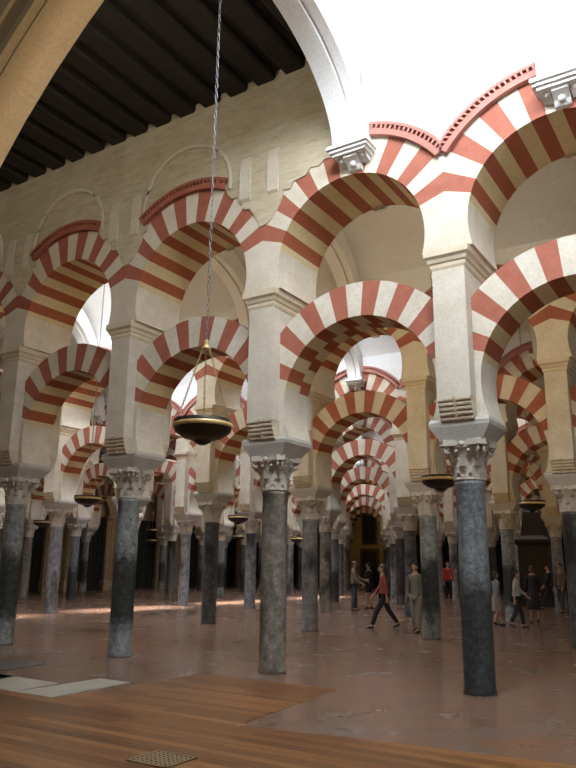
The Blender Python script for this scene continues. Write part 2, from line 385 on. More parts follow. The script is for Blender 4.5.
def capital_mesh():
    mb = MB()
    mb.lathe([(0.205, 0.0), (0.225, 0.012), (0.225, 0.035), (0.20, 0.05), (0.205, 0.20), (0.225, 0.34), (0.27, 0.44), (0.30, 0.47)], 20)
    # concave abacus
    pts = []
    for k in range(4):
        a0 = pi / 4 + k * pi / 2
        for t in (-0.16, 0.16): pts.append((0.415 * cos(a0 + t), 0.415 * sin(a0 + t)))
        am = a0 + pi / 4; pts.append((0.27 * cos(am), 0.27 * sin(am)))
    mb.prism(pts, 'z', 0.475, 0.56)
    def leaf(a, z0, z1, r0, rt, w, curl):
        ca, sa = cos(a), sin(a); rows = []
        for k in range(7):
            t = k / 6; z = z0 + (z1 - z0) * min(1, t * 1.12) - (curl * max(0, t - 0.75) * 1.6); r = r0 + (rt - r0) * t ** 3
            ww = w * (0.8 + 0.35 * sin(pi * t)) * (1 if t < 0.8 else 0.75)
            row = []
            for u in (-1, -0.5, 0, 0.5, 1):
                rr = r + 0.022 * (1 - u * u) + (0.008 if abs(u) == 0.5 else 0)
                row.append(mb.vert((rr * ca - u * ww * sa, rr * sa + u * ww * ca, z)))
            rows.append(row)
        for p, q in zip(rows, rows[1:]):
            for j in range(4): mb.face((p[j], p[j + 1], q[j + 1], q[j]), 0, True)
    for k in range(8): leaf(2 * pi * k / 8, 0.04, 0.21, 0.205, 0.275, 0.07, 0.05)
    for k in range(8): leaf(2 * pi * (k + 0.5) / 8, 0.10, 0.36, 0.21, 0.305, 0.065, 0.06)
    for k in range(4):                      # corner volutes
        a = pi / 4 + k * pi / 2; dv = (cos(a), sin(a)); tv = (-sin(a), cos(a))
        for s in (-1, 1):
            c = (0.335 * dv[0] + s * 0.04 * tv[0], 0.335 * dv[1] + s * 0.04 * tv[1], 0.425)
            mb.torus(c, 0.042, 0.02, (dv[0], dv[1], 0), (0, 0, 1), 10, 6); mb.ball(c, 0.024, 0, 6, 4)
        mb.tube([(0.24 * dv[0], 0.24 * dv[1], 0.28), (0.27 * dv[0], 0.27 * dv[1], 0.38), (0.32 * dv[0], 0.32 * dv[1], 0.46)], 0.03, 6)
        b = k * pi / 2                       # flower in the middle of each side
        mb.ball((0.285 * cos(b), 0.285 * sin(b), 0.50), (0.05, 0.05, 0.045), 0, 8, 5)
        for s in (-1, 1): mb.ball((0.265 * cos(b + s * 0.33), 0.265 * sin(b + s * 0.33), 0.40), 0.03, 0, 7, 5)
    return mb.mesh('capital', [MAT['capital']])
CAP = capital_mesh()
def shaft_mesh(m, r=0.205):
    mb = MB()
    mb.lathe([(r + 0.012, 0.0), (r + 0.012, 0.03), (r, 0.06), (r * 1.005, 1.0), (r * 0.985, 2.0), (r * 0.965, 2.66), (r * 1.03, 2.70), (r * 1.03, 2.75)], 32)
    return mb.mesh('shaft', [m])
SH = [shaft_mesh(m) for m in MAT['shaft']]

# ------------------------------------------------------------------ lay out the arcades
ORD = ['first', 'second', 'third', 'fourth', 'fifth', 'sixth', 'seventh', 'eighth', 'ninth', 'tenth', 'eleventh', 'twelfth']
ROWN = ['the front arcade', 'the second arcade row', 'the third arcade row', 'the fourth arcade row', 'the fifth arcade row', 'the sixth arcade row', 'the farthest arcade row']
SHAFTN = ['blue-grey', 'brown-grey', 'green-grey', 'pale grey', 'dark grey']
RANGE = [(-1, 4), (-3, 4), (-6, 3), (-6, 3), (-6, 2), (-6, 2), (-6, 1)]
A_VAR = {4: 4, 3: 0, 2: 1, 1: 2, 0: 2, -1: 4}
ROW1_VAR = {-3: 4, -2: 3, -1: 4, 0: 4, 1: 3, 2: 2, 3: 4, 4: 0}
A_COL = {3: 'blue-grey marble column nearest the camera at right, standing in the front arcade',
         2: 'brown-grey mottled marble column near the middle of the front arcade',
         1: 'green-grey marble column left of centre in the front arcade, dark band low on it',
         0: 'green-grey marble column of the front arcade at the left edge of the picture',
         -1: 'dark grey marble column of the front arcade just beyond the left edge',
         4: 'dark grey marble column of the front arcade just beyond the right edge'}
A_PIL = {3: 'pale stone pillar with roll corbel on the column nearest the camera',
         2: 'pale stone pillar with roll corbel on the brown-grey column near the middle',
         1: 'cream stone pillar above the green-grey column left of centre',
         0: 'cream stone pillar above the front column at the left edge',
         -1: 'cream stone pillar of the front arcade just beyond the left edge',
         4: 'pale stone pillar of the front arcade just beyond the right edge'}
A_GAP = {-1: 'of the front arcade at the left picture edge', 0: 'between the two leftmost columns of the front arcade',
         1: 'left of the brown-grey middle column in the front arcade', 2: 'left of the front column nearest the camera', 3: 'right of the front column nearest the camera'}
def inframe(x, y, z):
    q = proj((x, y, z)); return 0 if q and -4 < q[0] < 580 else (-1 if (not q or q[0] < 288) else 1)
for k, (i0, i1) in enumerate(RANGE):
    vis = [i for i in range(i0, i1 + 1) if inframe(i * B, ROWY[k], 1.5) == 0]
    arc = [i for i in range(i0, i1) if inframe((i + 0.5) * B, ROWY[k], 5.0) == 0]
    for i in range(i0, i1 + 1):
        loc = (i * B, ROWY[k], 0)
        var = A_VAR[i] if k == 0 else ROW1_VAR[i] if k == 1 else (3 if (k == 2 and i == -2) else random.choice([0, 1, 2, 3, 4, 4]))
        side = inframe(*loc[:2], 1.5)
        c = empty('marble_column', loc)
        link('shaft', SH[var], c, (0, 0, 0), random.uniform(0, 6)); link('capital', CAP, c, (0, 0, 2.75), random.uniform(-0.04, 0.04))
        beyond = 'last' if side else ''
        if k == 0: lab = A_COL[i]
        elif side: lab = '%s marble column of %s, beyond the %s picture edge' % (SHAFTN[var], ROWN[k], 'left' if side < 0 else 'right')
        else: lab = '%s marble column, %s from the left in %s' % (SHAFTN[var], ORD[vis.index(i)], ROWN[k])
        tag(c, lab, 'column', 'marble columns of ' + ROWN[k])
        p = empty('arcade_pillar', loc)
        link('impost_block', PP['impost_block'], p); link('pillar_shaft', PP['pillar_shaft'], p)
        link('roll_corbel', PP['roll_corbel_front'], p); link('roll_corbel', PP['roll_corbel_rear'], p)
        link('cornice', PP['cornice'], p)
        if k == 0: lab = A_PIL[i]
        elif side: lab = 'cream stone pillar of %s, beyond the %s picture edge' % (ROWN[k], 'left' if side < 0 else 'right')
        else: lab = 'cream stone pillar carried by the %s column from the left in %s' % (ORD[vis.index(i)], ROWN[k])
        tag(p, lab, 'pillar', 'stone pillars of ' + ROWN[k])
    for i in range(i0, i1):
        loc = ((i + 0.5) * B, ROWY[k], 0)
        side = inframe(loc[0], loc[1], 5.0)
        if k == 0: w = A_GAP[i]
        elif side: w = 'of %s, beyond the %s edge' % (ROWN[k], 'left' if side < 0 else 'right')
        else: w = '%s from the left in %s' % (ORD[arc.index(i)], ROWN[k])
        a = link('horseshoe_arch', LA_SHIFT if (k == 0 and i == 2) else LA, None, loc)
        tag(a, 'red and cream lower horseshoe arch ' + w, 'arch', 'lower striped arches of ' + ROWN[k])
        u = link('round_arch', UA, None, loc)
        tag(u, 'red and cream upper round arch ' + w, 'arch', 'upper striped arches of ' + ROWN[k])
        if k == 0 and i <= 1: link('brick_moulding', MOULD_LEFT, u)
        elif k == 0 and i == 2: link('brick_moulding', MOULD_CROWN, u)
        else: link('brick_moulding', MOULD_F, u)

# ------------------------------------------------------------------ walls over the arches
def spandrel(mb, x, ztop, mi=0, y0=-TU, y1=TUB):
    ac = math.degrees(math.acos(HB / EU)); n = 26
    A = [ac + (180 - 2 * ac) * k / n for k in range(n + 1)]
    P = [(x + EU * cos(radians(a)), ZU + EU * sin(radians(a))) for a in A]
    m0 = mi
    for p, q in zip(P, P[1:]):
        mi = 2 if (m0 == 0 and p[0] < 9.8 and (p[0] + q[0]) / 2 > 8.30) else m0
        for y in (y0, y1): mb.poly([(p[0], y, p[1]), (p[0], y, ztop), (q[0], y, ztop), (q[0], y, q[1])], mi)
        mb.poly([(p[0], y0, ztop), (p[0], y1, ztop), (q[0], y1, ztop), (q[0], y0, ztop)], mi)
WNAME = ['wall_front_arcade', 'wall_second_arcade', 'wall_third_arcade', 'wall_fourth_arcade', 'wall_fifth_arcade', 'wall_sixth_arcade', 'wall_last_arcade']
for k, (i0, i1) in enumerate(RANGE):
    mb = MB()
    for i in range(i0, i1):
        spandrel(mb, (i + 0.5) * B, 10.6 if k == 0 else 10.35, (0 if i <= 2 else 2) if k == 0 else 2)
    if k == 0:
        # close off beyond the last built bays
        mb.box(-24, i0 * B, -TU, TUB, 3.4, 10.6, 0)
    struct(WNAME[k], mb.mesh(WNAME[k], [MAT['rough'], MAT['patch'], MAT['white']]), (0, ROWY[k], 0))
# torn plaster left hanging over the haunches of the left-hand front arches
def torn(i, left=True, right=True, top=8.6):
    x0 = i * B; mb = MB(); P = []
    rnd = random.Random(31 + i)
    if left:
        for a, r in ((66, 1.95), (62, 1.84), (58, 1.80), (55, 1.86), (52, 1.72), (48, 1.80), (45, 1.74), (42, 1.82), (38, 1.72), (34, 1.80), (30, 1.70), (27.5, 1.79)):
            P.append((x0 - HB + r * cos(radians(a)), ZU + r * sin(radians(a))))
    P.append((x0, 7.26))
    if right:
        J = [(152.5, 1.79), (149, 1.72), (146, 1.78), (142, 1.70), (139, 1.79), (135, 1.74), (131, 1.84)]
        J += [(128, 1.74), (124, 1.80), (120, 1.74), (116, 1.71), (112, 1.78), (107, 1.70), (103, 1.76), (98, 1.73)] if i == 2 else [(128, 1.80), (126.5, 1.95)]
        for a, r in J:
            P.append((x0 + HB + r * cos(radians(a)), ZU + r * sin(radians(a))))
    P = [p for k, p in enumerate(P) if k == 0 or p[0] > max(q[0] for q in P[:k]) + 0.003]
    xs = [p[0] for p in P]
    for p, q in zip(P, P[1:]):
        if abs(q[0] - p[0]) < 0.004: continue
        mb.prism([p, (p[0], top + 0.02 * rnd.random()), (q[0], top), q], 'y', -TU - 0.028, -TU + 0.02)
    return mb.mesh('trim_plaster', [MAT['rough']])
for n, i in enumerate((0, 1, 2)):
    struct('trim_%d' % (n + 1), torn(i))
# stubs of the vanished ribs beside each pillar and the outline of the old lunettes
t = 4
for i in (0, 1, 2):
    for dx in (-0.47, 0.12):
        mb = MB()
        pr = [(-TU + 0.02, 8.72), (-TU - 0.04, 8.66), (-TU - 0.075, 8.4), (-TU - 0.08, 8.02), (-TU - 0.07, 7.86), (-TU + 0.02, 7.76)]
        mb.prism(pr, 'x', i * B + dx, i * B + dx + 0.21)
        struct('trim_%d' % t, mb.mesh('trim_stub', [MAT['patch']])); t += 1
for i in (-1, 0, 1):
    mb = MB(); pts = []
    for k in range(25):
        a = radians(-8 + 196 * k / 24); pts.append(((i + 0.5) * B - 0.15 + 1.06 * cos(a), -TU - 0.012, 8.32 + 1.04 * sin(a)))
    mb.tube(pts, 0.05, 6)
    struct('trim_%d' % t, mb.mesh('trim_lunette', [MAT['patch']])); t += 1
mb = MB(); pts = []
# ------------------------------------------------------------------ vaults
def vault_mesh(x0, x1, yc, a, zs, b, m, thick=0.12, n=24):
    mb = MB()
    P = [(yc + a * cos(pi * k / n), zs + b * sin(pi * k / n)) for k in range(n + 1)]
    Q = [(yc + (a + thick) * cos(pi * k / n), zs + (b + thick) * sin(pi * k / n)) for k in range(n + 1)]
    for k in range(n):
        mb.poly([(x0, *P[k]), (x0, *P[k + 1]), (x1, *P[k + 1]), (x1, *P[k])], 0, True)
        mb.poly([(x0, *Q[k]), (x1, *Q[k]), (x1, *Q[k + 1]), (x0, *Q[k + 1])], 0, True)
        for x in (x0, x1): mb.poly([(x, *P[k]), (x, *Q[k]), (x, *Q[k + 1]), (x, *P[k + 1])], 0)
    return mb.mesh('vault', [m])
for k in range(1, 8):
    struct('ceiling_%d' % (k + 1), vault_mesh(-24, 15.5, NAVEC[k], NAVEA[k] + 0.05, 8.58, 1.72, MAT['vault']))
HV0 = 8.34
struct('ceiling_1', vault_mesh(HV0, 16.6, NAVEC[0], 2.85, 8.60, 4.2, MAT['white']))
# ribs
def rib_mesh(a, b, hw, m, depth=0.45, outb=None, n=56):
    mb = MB()
    ob = outb if outb else b + depth
    def band(w0, w1, ia, ib, oa, ob_):
        for k in range(n):
            t0, t1 = pi * k / n, pi * (k + 1) / n
            i0 = (ia * cos(t0), ib * sin(t0)); i1 = (ia * cos(t1), ib * sin(t1)); o0 = (oa * cos(t0), ob_ * sin(t0)); o1 = (oa * cos(t1), ob_ * sin(t1))
            for x in (w0, w1): mb.poly([(x, *i0), (x, *o0), (x, *o1), (x, *i1)], 0)
            mb.poly([(w0, *i0), (w0, *i1), (w1, *i1), (w1, *i0)], 0)
            mb.poly([(w0, *o0), (w1, *o0), (w1, *o1), (w0, *o1)], 0)
    band(-hw, hw * 0.25, a, b, a + 0.32, ob)
    band(hw * 0.25 - 0.001, hw * 0.40, a + 0.075, b + 0.075, a + 0.32, ob)
    band(hw * 0.40 - 0.001, hw, a + 0.03, b + 0.03, a + 0.32, ob)
    return mb.mesh('rib', [m])
def corbel_mesh(side, wall, m, hw=0.36):
    # side +1: bracket grows towards +y from a wall face at y=wall ; -1 towards -y
    mb = MB(); Y = lambda d: wall + side * d
    for d, z0, z1, e in ((0.37, 7.99, 8.05, 0.0), (0.33, 7.94, 7.99, -0.03), (0.29, 7.89, 7.94, -0.07)):
        y0, y1 = sorted((Y(-0.02), Y(d))); mb.box(-hw - e, hw + e, y0, y1, z0, z1)
    pr = [(Y(-0.02), 7.89), (Y(0.24), 7.89), (Y(0.24), 7.85), (Y(0.17), 7.81), (Y(0.11), 7.77), (Y(0.05), 7.70), (Y(-0.02), 7.68)]
    mb.prism(pr, 'x', -0.11, 0.11)
    for sx in (-1, 1):
        pr2 = [(Y(-0.02), 7.89), (Y(0.20), 7.89), (Y(0.17), 7.84), (Y(0.08), 7.81), (Y(-0.02), 7.80)]
        x0, x1 = sorted((sx * 0.13, sx * 0.25)); mb.prism(pr2, 'x', x0, x1)
        mb.torus((sx * 0.19, Y(0.17), 7.855), 0.028, 0.014, (0, side, 0), (0, 0, 1), 10, 6)
    mb.ball((0, Y(0.13), 7.77), (0.05, 0.04, 0.05), 0, 8, 6)
    return mb.mesh('corbel', [m])
CORB = {}
def corbel(side, m):
    key = (side, m.name)
    if key not in CORB: CORB[key] = corbel_mesh(side, 0.0, m)
    return CORB[key]
RIB_LOW = rib_mesh(2.5, 1.62, 0.27, MAT['white'], outb=1.62 + 0.30)
RIB_HIGH = rib_mesh(2.5, 4.3, 0.27, MAT['white'], outb=4.3 + 0.45)
r = empty('transverse_arch', (8.33, NAVEC[0], 8.0))
link('arch_rib', RIB_LOW, r); link('corbel', corbel(-1, MAT['white']), r, (0, -TU - NAVEC[0], -7.94)); link('corbel', corbel(1, MAT['white']), r, (0, -6.6 + TU - NAVEC[0], -8.0))
tag(r, 'white stucco transverse arch rising from its corbel beside the dark timber ceiling', 'arch', 'white arches across the nave in front')
r = empty('transverse_arch', (11.53, NAVEC[0], 8.0))
link('arch_rib', RIB_HIGH, r); link('corbel', corbel(-1, MAT['white']), r, (0, -TU - NAVEC[0], -7.94)); link('corbel', corbel(1, MAT['white']), r, (0, -6.6 + TU - NAVEC[0], -8.0))
tag(r, 'white stucco transverse arch rising from its corbel at the top right corner', 'arch', 'white arches across the nave in front')
RIBV = {}
for k in range(1, 7):
    key = round(NAVEA[k], 2)
    if key not in RIBV: RIBV[key] = rib_mesh(NAVEA[k] - 0.3, 1.62, 0.25, MAT['vault'], outb=1.62 + 0.62)
    hi = RANGE[k][1] if k < 7 else 1; lo = RANGE[k][0]
    for n, i in enumerate(range(lo, hi)):
        r = empty('vault_rib', ((i + 0.5) * B, NAVEC[k], 8.0))
        link('arch_rib', RIBV[key], r)
        dy = NAVEA[k]
        link('corbel', corbel(-1, MAT['vault']), r, (0, dy, -8.0)); link('corbel', corbel(1, MAT['vault']), r, (0, -dy, -8.0))
        tag(r, 'white plaster vault rib meeting %s over its %s arch from the left' % (ROWN[k], ORD[n]), 'vault rib', 'plaster vault ribs ahead of ' + ROWN[k])
# diaphragm wall over the near rib, closing the tall white vault
mb = MB(); n = 32
for k in range(n):
    t0, t1 = pi * k / n, pi * (k + 1) / n
    i0 = (2.75 * cos(t0), 8.0 + 1.8 * sin(t0)); i1 = (2.75 * cos(t1), 8.0 + 1.8 * sin(t1))
    for x in (8.22, 8.44): mb.poly([(x, NAVEC[0] + i0[0], i0[1]), (x, NAVEC[0] + i0[0], 12.9), (x, NAVEC[0] + i1[0], 12.9), (x, NAVEC[0] + i1[0], i1[1])])
    mb.poly([(8.22, NAVEC[0] + i0[0], i0[1]), (8.44, NAVEC[0] + i0[0], i0[1]), (8.44, NAVEC[0] + i1[0], i1[1]), (8.22, NAVEC[0] + i1[0], i1[1])])
struct('wall_tympanum', mb.mesh('wall_tympanum', [MAT['white']]))
mb = MB(); mb.box(16.5, 16.8, -6.6, 0.3, 0, 13.0); struct('wall_right', mb.mesh('wall_right', [MAT['white']]))

# ------------------------------------------------------------------ timber ceiling of the nave
mb = MB(); mb.box(-24, 8.22, -6.6, -0.2, 10.27, 10.45); struct('ceiling_timber_boards', mb.mesh('boards', [MAT['darkwood']]))
mb = MB(); mb.frustum([(-0.17, 0.17, -6.3, -TU, 10.11), (-0.21, 0.21, -6.3, -TU, 10.15), (-0.21, 0.21, -6.3, -TU, 10.27)])
BEAM = mb.mesh('roof_beam', [MAT['darkwood']])
nb = 17
for j in range(nb):
    o = link('roof_beam', BEAM, None, (7.75 - j * 0.62, 0, 0))
    w = 'next to the white arch' if j == 0 else '%d places left of the white arch' % j
    tag(o, 'dark timber roof beam across the nave, ' + w, 'beam', 'dark roof beams')

# ------------------------------------------------------------------ wide arch the picture is taken through
mb = MB(); Yb, Yf = -6.3, -6.69; xc, zc, Ra = 12.85, 1.22, 6.51; n = 40
A = [radians(-3 + 186 * k / n) for k in range(n + 1)]
A = [pi * k / n for k in range(n + 1)]
P = [(xc + Ra * cos(a), zc + Ra * sin(a)) for a in A]
for p, q in zip(P, P[1:]):
    for y in (Yb, Yf): mb.poly([(p[0], y, p[1]), (p[0], y, 13.0), (q[0], y, 13.0), (q[0], y, q[1])])
    mb.poly([(p[0], Yb, p[1]), (q[0], Yb, q[1]), (q[0], Yf, q[1]), (p[0], Yf, p[1])], 0, True)
mb.box(xc - Ra - 1.6, xc - Ra, Yf, Yb, 0, 13.0); mb.box(xc + Ra, xc + Ra + 1.2, Yf, Yb, 0, 13.0)
mb.box(-24, xc - Ra - 1.6, Yf, Yb, 3.4, 10.6)
struct('wall_near_arch', mb.mesh('wall_near_arch', [MAT['stucco']]))
# ogee moulding round the near arch
mb = MB(); prof = [(0.0, 0.0), (0.06, 0.05), (0.14, 0.05), (0.20, 0.02), (0.30, 0.10), (0.42, 0.10), (0.42, -0.02), (0.0, -0.02)]
rings = []
for a in A: rings.append([mb.vert((xc + (Ra + 0.02 + e) * cos(a), Yf - d, zc + (Ra + 0.02 + e) * sin(a))) for e, d in prof])
for p, q in zip(rings, rings[1:]):
    for j in range(len(prof)): mb.face((p[j], p[(j + 1) % len(prof)], q[(j + 1) % len(prof)], q[j]))
struct('trim_near_arch', mb.mesh('trim_near_arch', [MAT['stucco']]))

# ------------------------------------------------------------------ floors
mb = MB(); mb.box(-24, 24, -16, 46, -0.2, 0.0); struct('floor', mb.mesh('floor', [MAT['tile']]))
mb = MB()
def flat(mb, pts, z0, z1):
    mb.prism(pts, 'z', z0, z1)
flat(mb, [(-24, -3.45), (5.6, -3.45), (5.75, -0.80), (8.08, -0.80), (8.34, -3.40), (10.0, -3.13), (24, -1.9), (24, -16), (-24, -16)], -0.05, 0.006)
struct('floor_timber', mb.mesh('floor_timber', [MAT['boards']]))
def slab(name, pts, m, label):
    mb = MB(); flat(mb, pts, 0.0, 0.012); tag(link(name, mb.mesh(name, [m])), label, 'floor slab', 'marble slabs set in the floor')
slab('floor_slab', [(3.25, -3.40), (4.85, -3.44), (4.80, -2.68), (3.25, -2.62)], MAT['slabw'], 'white marble slab set in the floor, left one touching the picture edge')
slab('floor_slab', [(4.91, -3.44), (5.56, -3.44), (5.52, -2.05), (4.95, -2.06)], MAT['slabw'], 'long white marble slab in the floor beside the timber boards')
slab('floor_slab', [(2.30, -1.42), (3.09, -1.45), (3.16, -2.40), (2.30, -2.36)], MAT['slabd'], 'dark slate slab in the floor behind the white slabs')
slab('floor_slab', [(3.30, -2.58), (3.85, -2.60), (3.90, -2.95), (3.30, -2.95)], MAT['slabd'], 'small dark slab in the floor between the white slab and the dark one')
# bronze grate let into the boards
g = empty('floor_grate', (8.61, -4.82, 0.0))
gw, gd = 0.22, 0.20
mb = MB(); mb.box(-gw, gw, -gd, gd, 0.004, 0.008); link('dark_pit', mb.mesh('dark_pit', [MAT['black']]), g)  # flat near-black plate, paints the shade under the bars
mb = MB()
for x0, x1, y0, y1 in ((-gw, gw, -gd, -gd + 0.025), (-gw, gw, gd - 0.025, gd), (-gw, -gw + 0.025, -gd, gd), (gw - 0.025, gw, -gd, gd)): mb.box(x0, x1, y0, y1, 0.006, 0.018)
link('grate_frame', mb.mesh('grate_frame', [MAT['grate']]), g)
mb = MB(); st = 0.052; nxx = int(2 * gw / st)
for j in range(nxx + 1):                       # lattice of bars leaving square holes
    x = -gw + 0.02 + j * (2 * gw - 0.04) / nxx; mb.box(x - 0.013, x + 0.013, -gd + 0.01, gd - 0.01, 0.007, 0.0165)
ny = int(2 * gd / st)
for j in range(ny + 1):
    y = -gd + 0.02 + j * (2 * gd - 0.04) / ny; mb.box(-gw + 0.01, gw - 0.01, y - 0.013, y + 0.013, 0.007, 0.016)
link('lattice', mb.mesh('lattice', [MAT['grate']]), g)
tag(g, 'square bronze ventilation grate set in the timber floor boards', 'grate')

# ------------------------------------------------------------------ far walls
mb = MB(); mb.box(-24, 20, 45.9, 46.2, 0, 11); struct('wall_back', mb.mesh('wall_back', [MAT['ochre']]))
mb = MB(); mb.box(-20.9, -20.6, -0.6, 46, 0, 11); struct('wall_left', mb.mesh('wall_left', [MAT['tanstone']]))
def painting(x, z, w, h, label):
    p = empty('framed_painting', (x, 45.88, z))
    mb = MB()
    for a in ((-w, w, h - 0.12, h), (-w, w, -h, -h + 0.12), (-w, -w + 0.12, -h, h), (w - 0.12, w, -h, h)): mb.box(a[0], a[1], -0.10, 0.0, a[2], a[3])
    link('frame', mb.mesh('frame', [MAT['gilt']]), p)
    mb = MB(); mb.box(-w + 0.06, w - 0.06, -0.04, -0.01, -h + 0.06, h - 0.06); link('canvas', mb.mesh('canvas', [MAT['canvas']]), p)
    tag(p, label, 'painting')
painting(-14.3, 4.55, 0.68, 1.25, 'dark framed painting high on the ochre wall at the end of the vista')
d = empty('chapel_doorway', (-14.3, 45.88, 0))
mb = MB()
for a in ((-0.85, -0.65, 0, 2.8), (0.65, 0.85, 0, 2.8), (-0.85, 0.85, 2.8, 3.0)): mb.box(a[0], a[1], -0.12, 0, a[2], a[3])
link('door_frame', mb.mesh('door_frame', [MAT['gilt']]), d)
mb = MB(); mb.box(-0.65, 0.65, -0.05, -0.01, 0, 2.8)
for sx in (-0.33, 0.33):
    for z0, z1 in ((0.2, 1.2), (1.4, 2.6)): mb.box(sx - 0.24, sx + 0.24, -0.07, -0.04, z0, z1)
link('door_leaf', mb.mesh('door_leaf', [MAT['canvas']]), d)
tag(d, 'dark panelled doorway below the painting on the ochre end wall', 'doorway')
# carved tan portals of the chapels along the far left wall
def portal(y, label):
    p = empty('chapel_portal', (-20.6, y, 0))
    for s in (-1, 1):
        mb = MB(); mb.frustum([(0, 0.42, s * 1.5 - 0.50, s * 1.5 + 0.50, 0), (0, 0.42, s * 1.5 - 0.50, s * 1.5 + 0.50, 0.5), (0, 0.32, s * 1.5 - 0.42, s * 1.5 + 0.42, 0.6), (0, 0.32, s * 1.5 - 0.42, s * 1.5 + 0.42, 4.1), (0, 0.42, s * 1.5 - 0.50, s * 1.5 + 0.50, 4.25), (0, 0.42, s * 1.5 - 0.50, s * 1.5 + 0.50, 4.4)])
        [mb.box(0.3, 0.36, s * 1.5 + q - 0.07, s * 1.5 + q + 0.07, 0.8, 3.9) for q in (-0.26, 0, 0.26)]
        link('pilaster', mb.mesh('pilaster', [MAT['tanstone']]), p)
    mb = MB(); n = 18
    for k in range(n):
        a0, a1 = pi * k / n, pi * (k + 1) / n
        mb.prism([(1.2 * cos(a0), 4.4 + 1.2 * sin(a0)), (1.75 * cos(a0), 4.4 + 1.75 * sin(a0)), (1.75 * cos(a1), 4.4 + 1.75 * sin(a1)), (1.2 * cos(a1), 4.4 + 1.2 * sin(a1))], 'x', 0, 0.35)
    link('archivolt', mb.mesh('archivolt', [MAT['tanstone']]), p)
    mb = MB(); mb.box(0.02, 0.10, -1.25, 1.25, 0, 4.3)  # near-black sheet, paints the dark of the chapel behind the bars
    for j in range(9): mb.box(0.09, 0.14, -1.2 + j * 0.3 - 0.025, -1.2 + j * 0.3 + 0.025, 0, 4.2)
    for z in (0.15, 1.4, 2.8, 4.15): mb.box(0.08, 0.13, -1.25, 1.25, z, z + 0.08)
    link('iron_grille', mb.mesh('iron_grille', [MAT['black']]), p)
    tag(p, label, 'portal', 'chapel portals on the far left wall')
for n, y in enumerate((16.4, 20.9, 25.4, 29.9, 34.4, 38.9, 43.2)):
    portal(y, 'tan stone chapel portal with dark grille, %s from the left along the far left wall' % ORD[n])
# dark carved screens in front of the back wall, right of the vista
def screen(x, label):
    p = empty('choir_screen', (x, 45.4, 0)); w = 1.45
    mb = MB(); mb.box(-w, w, -0.12, 0.12, 0, 3.9); link('panel', mb.mesh('panel', [MAT['screenwood']]), p)
    mb = MB()
    for j in range(7): mb.box(-w + 0.1 + j * (2 * w - 0.2) / 6 - 0.06, -w + 0.1 + j * (2 * w - 0.2) / 6 + 0.06, -0.2, -0.1, 0.4, 3.6)
    link('pilaster_strips', mb.mesh('pilaster_strips', [MAT['screenwood']]), p)
    mb = MB(); mb.frustum([(-w, w, -0.2, 0.2, 3.6), (-w - 0.1, w + 0.1, -0.34, 0.3, 3.85), (-w - 0.1, w + 0.1, -0.34, 0.3, 4.0)]); link('crown', mb.mesh('crown', [MAT['screenwood']]), p)
    tag(p, label, 'screen', 'dark carved screens at the back')
xs = [-10.9, -7.7, -4.5, -1.3, 1.9, 5.1]
for n, x in enumerate(xs): screen(x, 'dark carved wooden screen against the back wall, %s to the right of the ochre wall' % ORD[n])
# dark free-standing cabinet with a bell-shaped top at right
cb = empty('confessional', (4.9, 22.98, 0))
mb = MB(); mb.frustum([(-0.72, 0.72, -0.55, 0.55, 0), (-0.72, 0.72, -0.55, 0.55, 0.25), (-0.64, 0.64, -0.48, 0.48, 0.32), (-0.64, 0.64, -0.48, 0.48, 2.55)]); link('body', mb.mesh('body', [MAT['screenwood']]), cb)
mb = MB(); mb.frustum([(-0.64, 0.64, -0.48, 0.48, 2.5), (-0.82, 0.82, -0.65, 0.65, 2.68), (-0.82, 0.82, -0.65, 0.65, 2.78)]); link('cornice', mb.mesh('cab_cornice', [MAT['screenwood']]), cb)
mb = MB(); mb.frustum([(-0.72, 0.72, -0.55, 0.55, 2.78), (-0.5, 0.5, -0.4, 0.4, 2.95), (-0.42, 0.42, -0.34, 0.34, 3.6), (-0.34, 0.34, -0.3, 0.3, 3.95), (-0.15, 0.15, -0.14, 0.14, 4.15)]); link('hood', mb.mesh('hood', [MAT['screenwood']]), cb)
for s in (-1, 1):
    mb = MB(); mb.box(s * 0.32 - 0.24, s * 0.32 + 0.24, -0.515, -0.47, 0.45, 2.35); mb.box(s * 0.32 - 0.15, s * 0.32 + 0.15, -0.535, -0.5, 0.6, 1.3); mb.box(s * 0.32 - 0.15, s * 0.32 + 0.15, -0.535, -0.5, 1.5, 2.2)
    link('door', mb.mesh('cab_door', [MAT['screenwood']]), cb)
tag(cb, 'dark wooden confessional with tall hood standing below a hanging lamp at right', 'confessional')

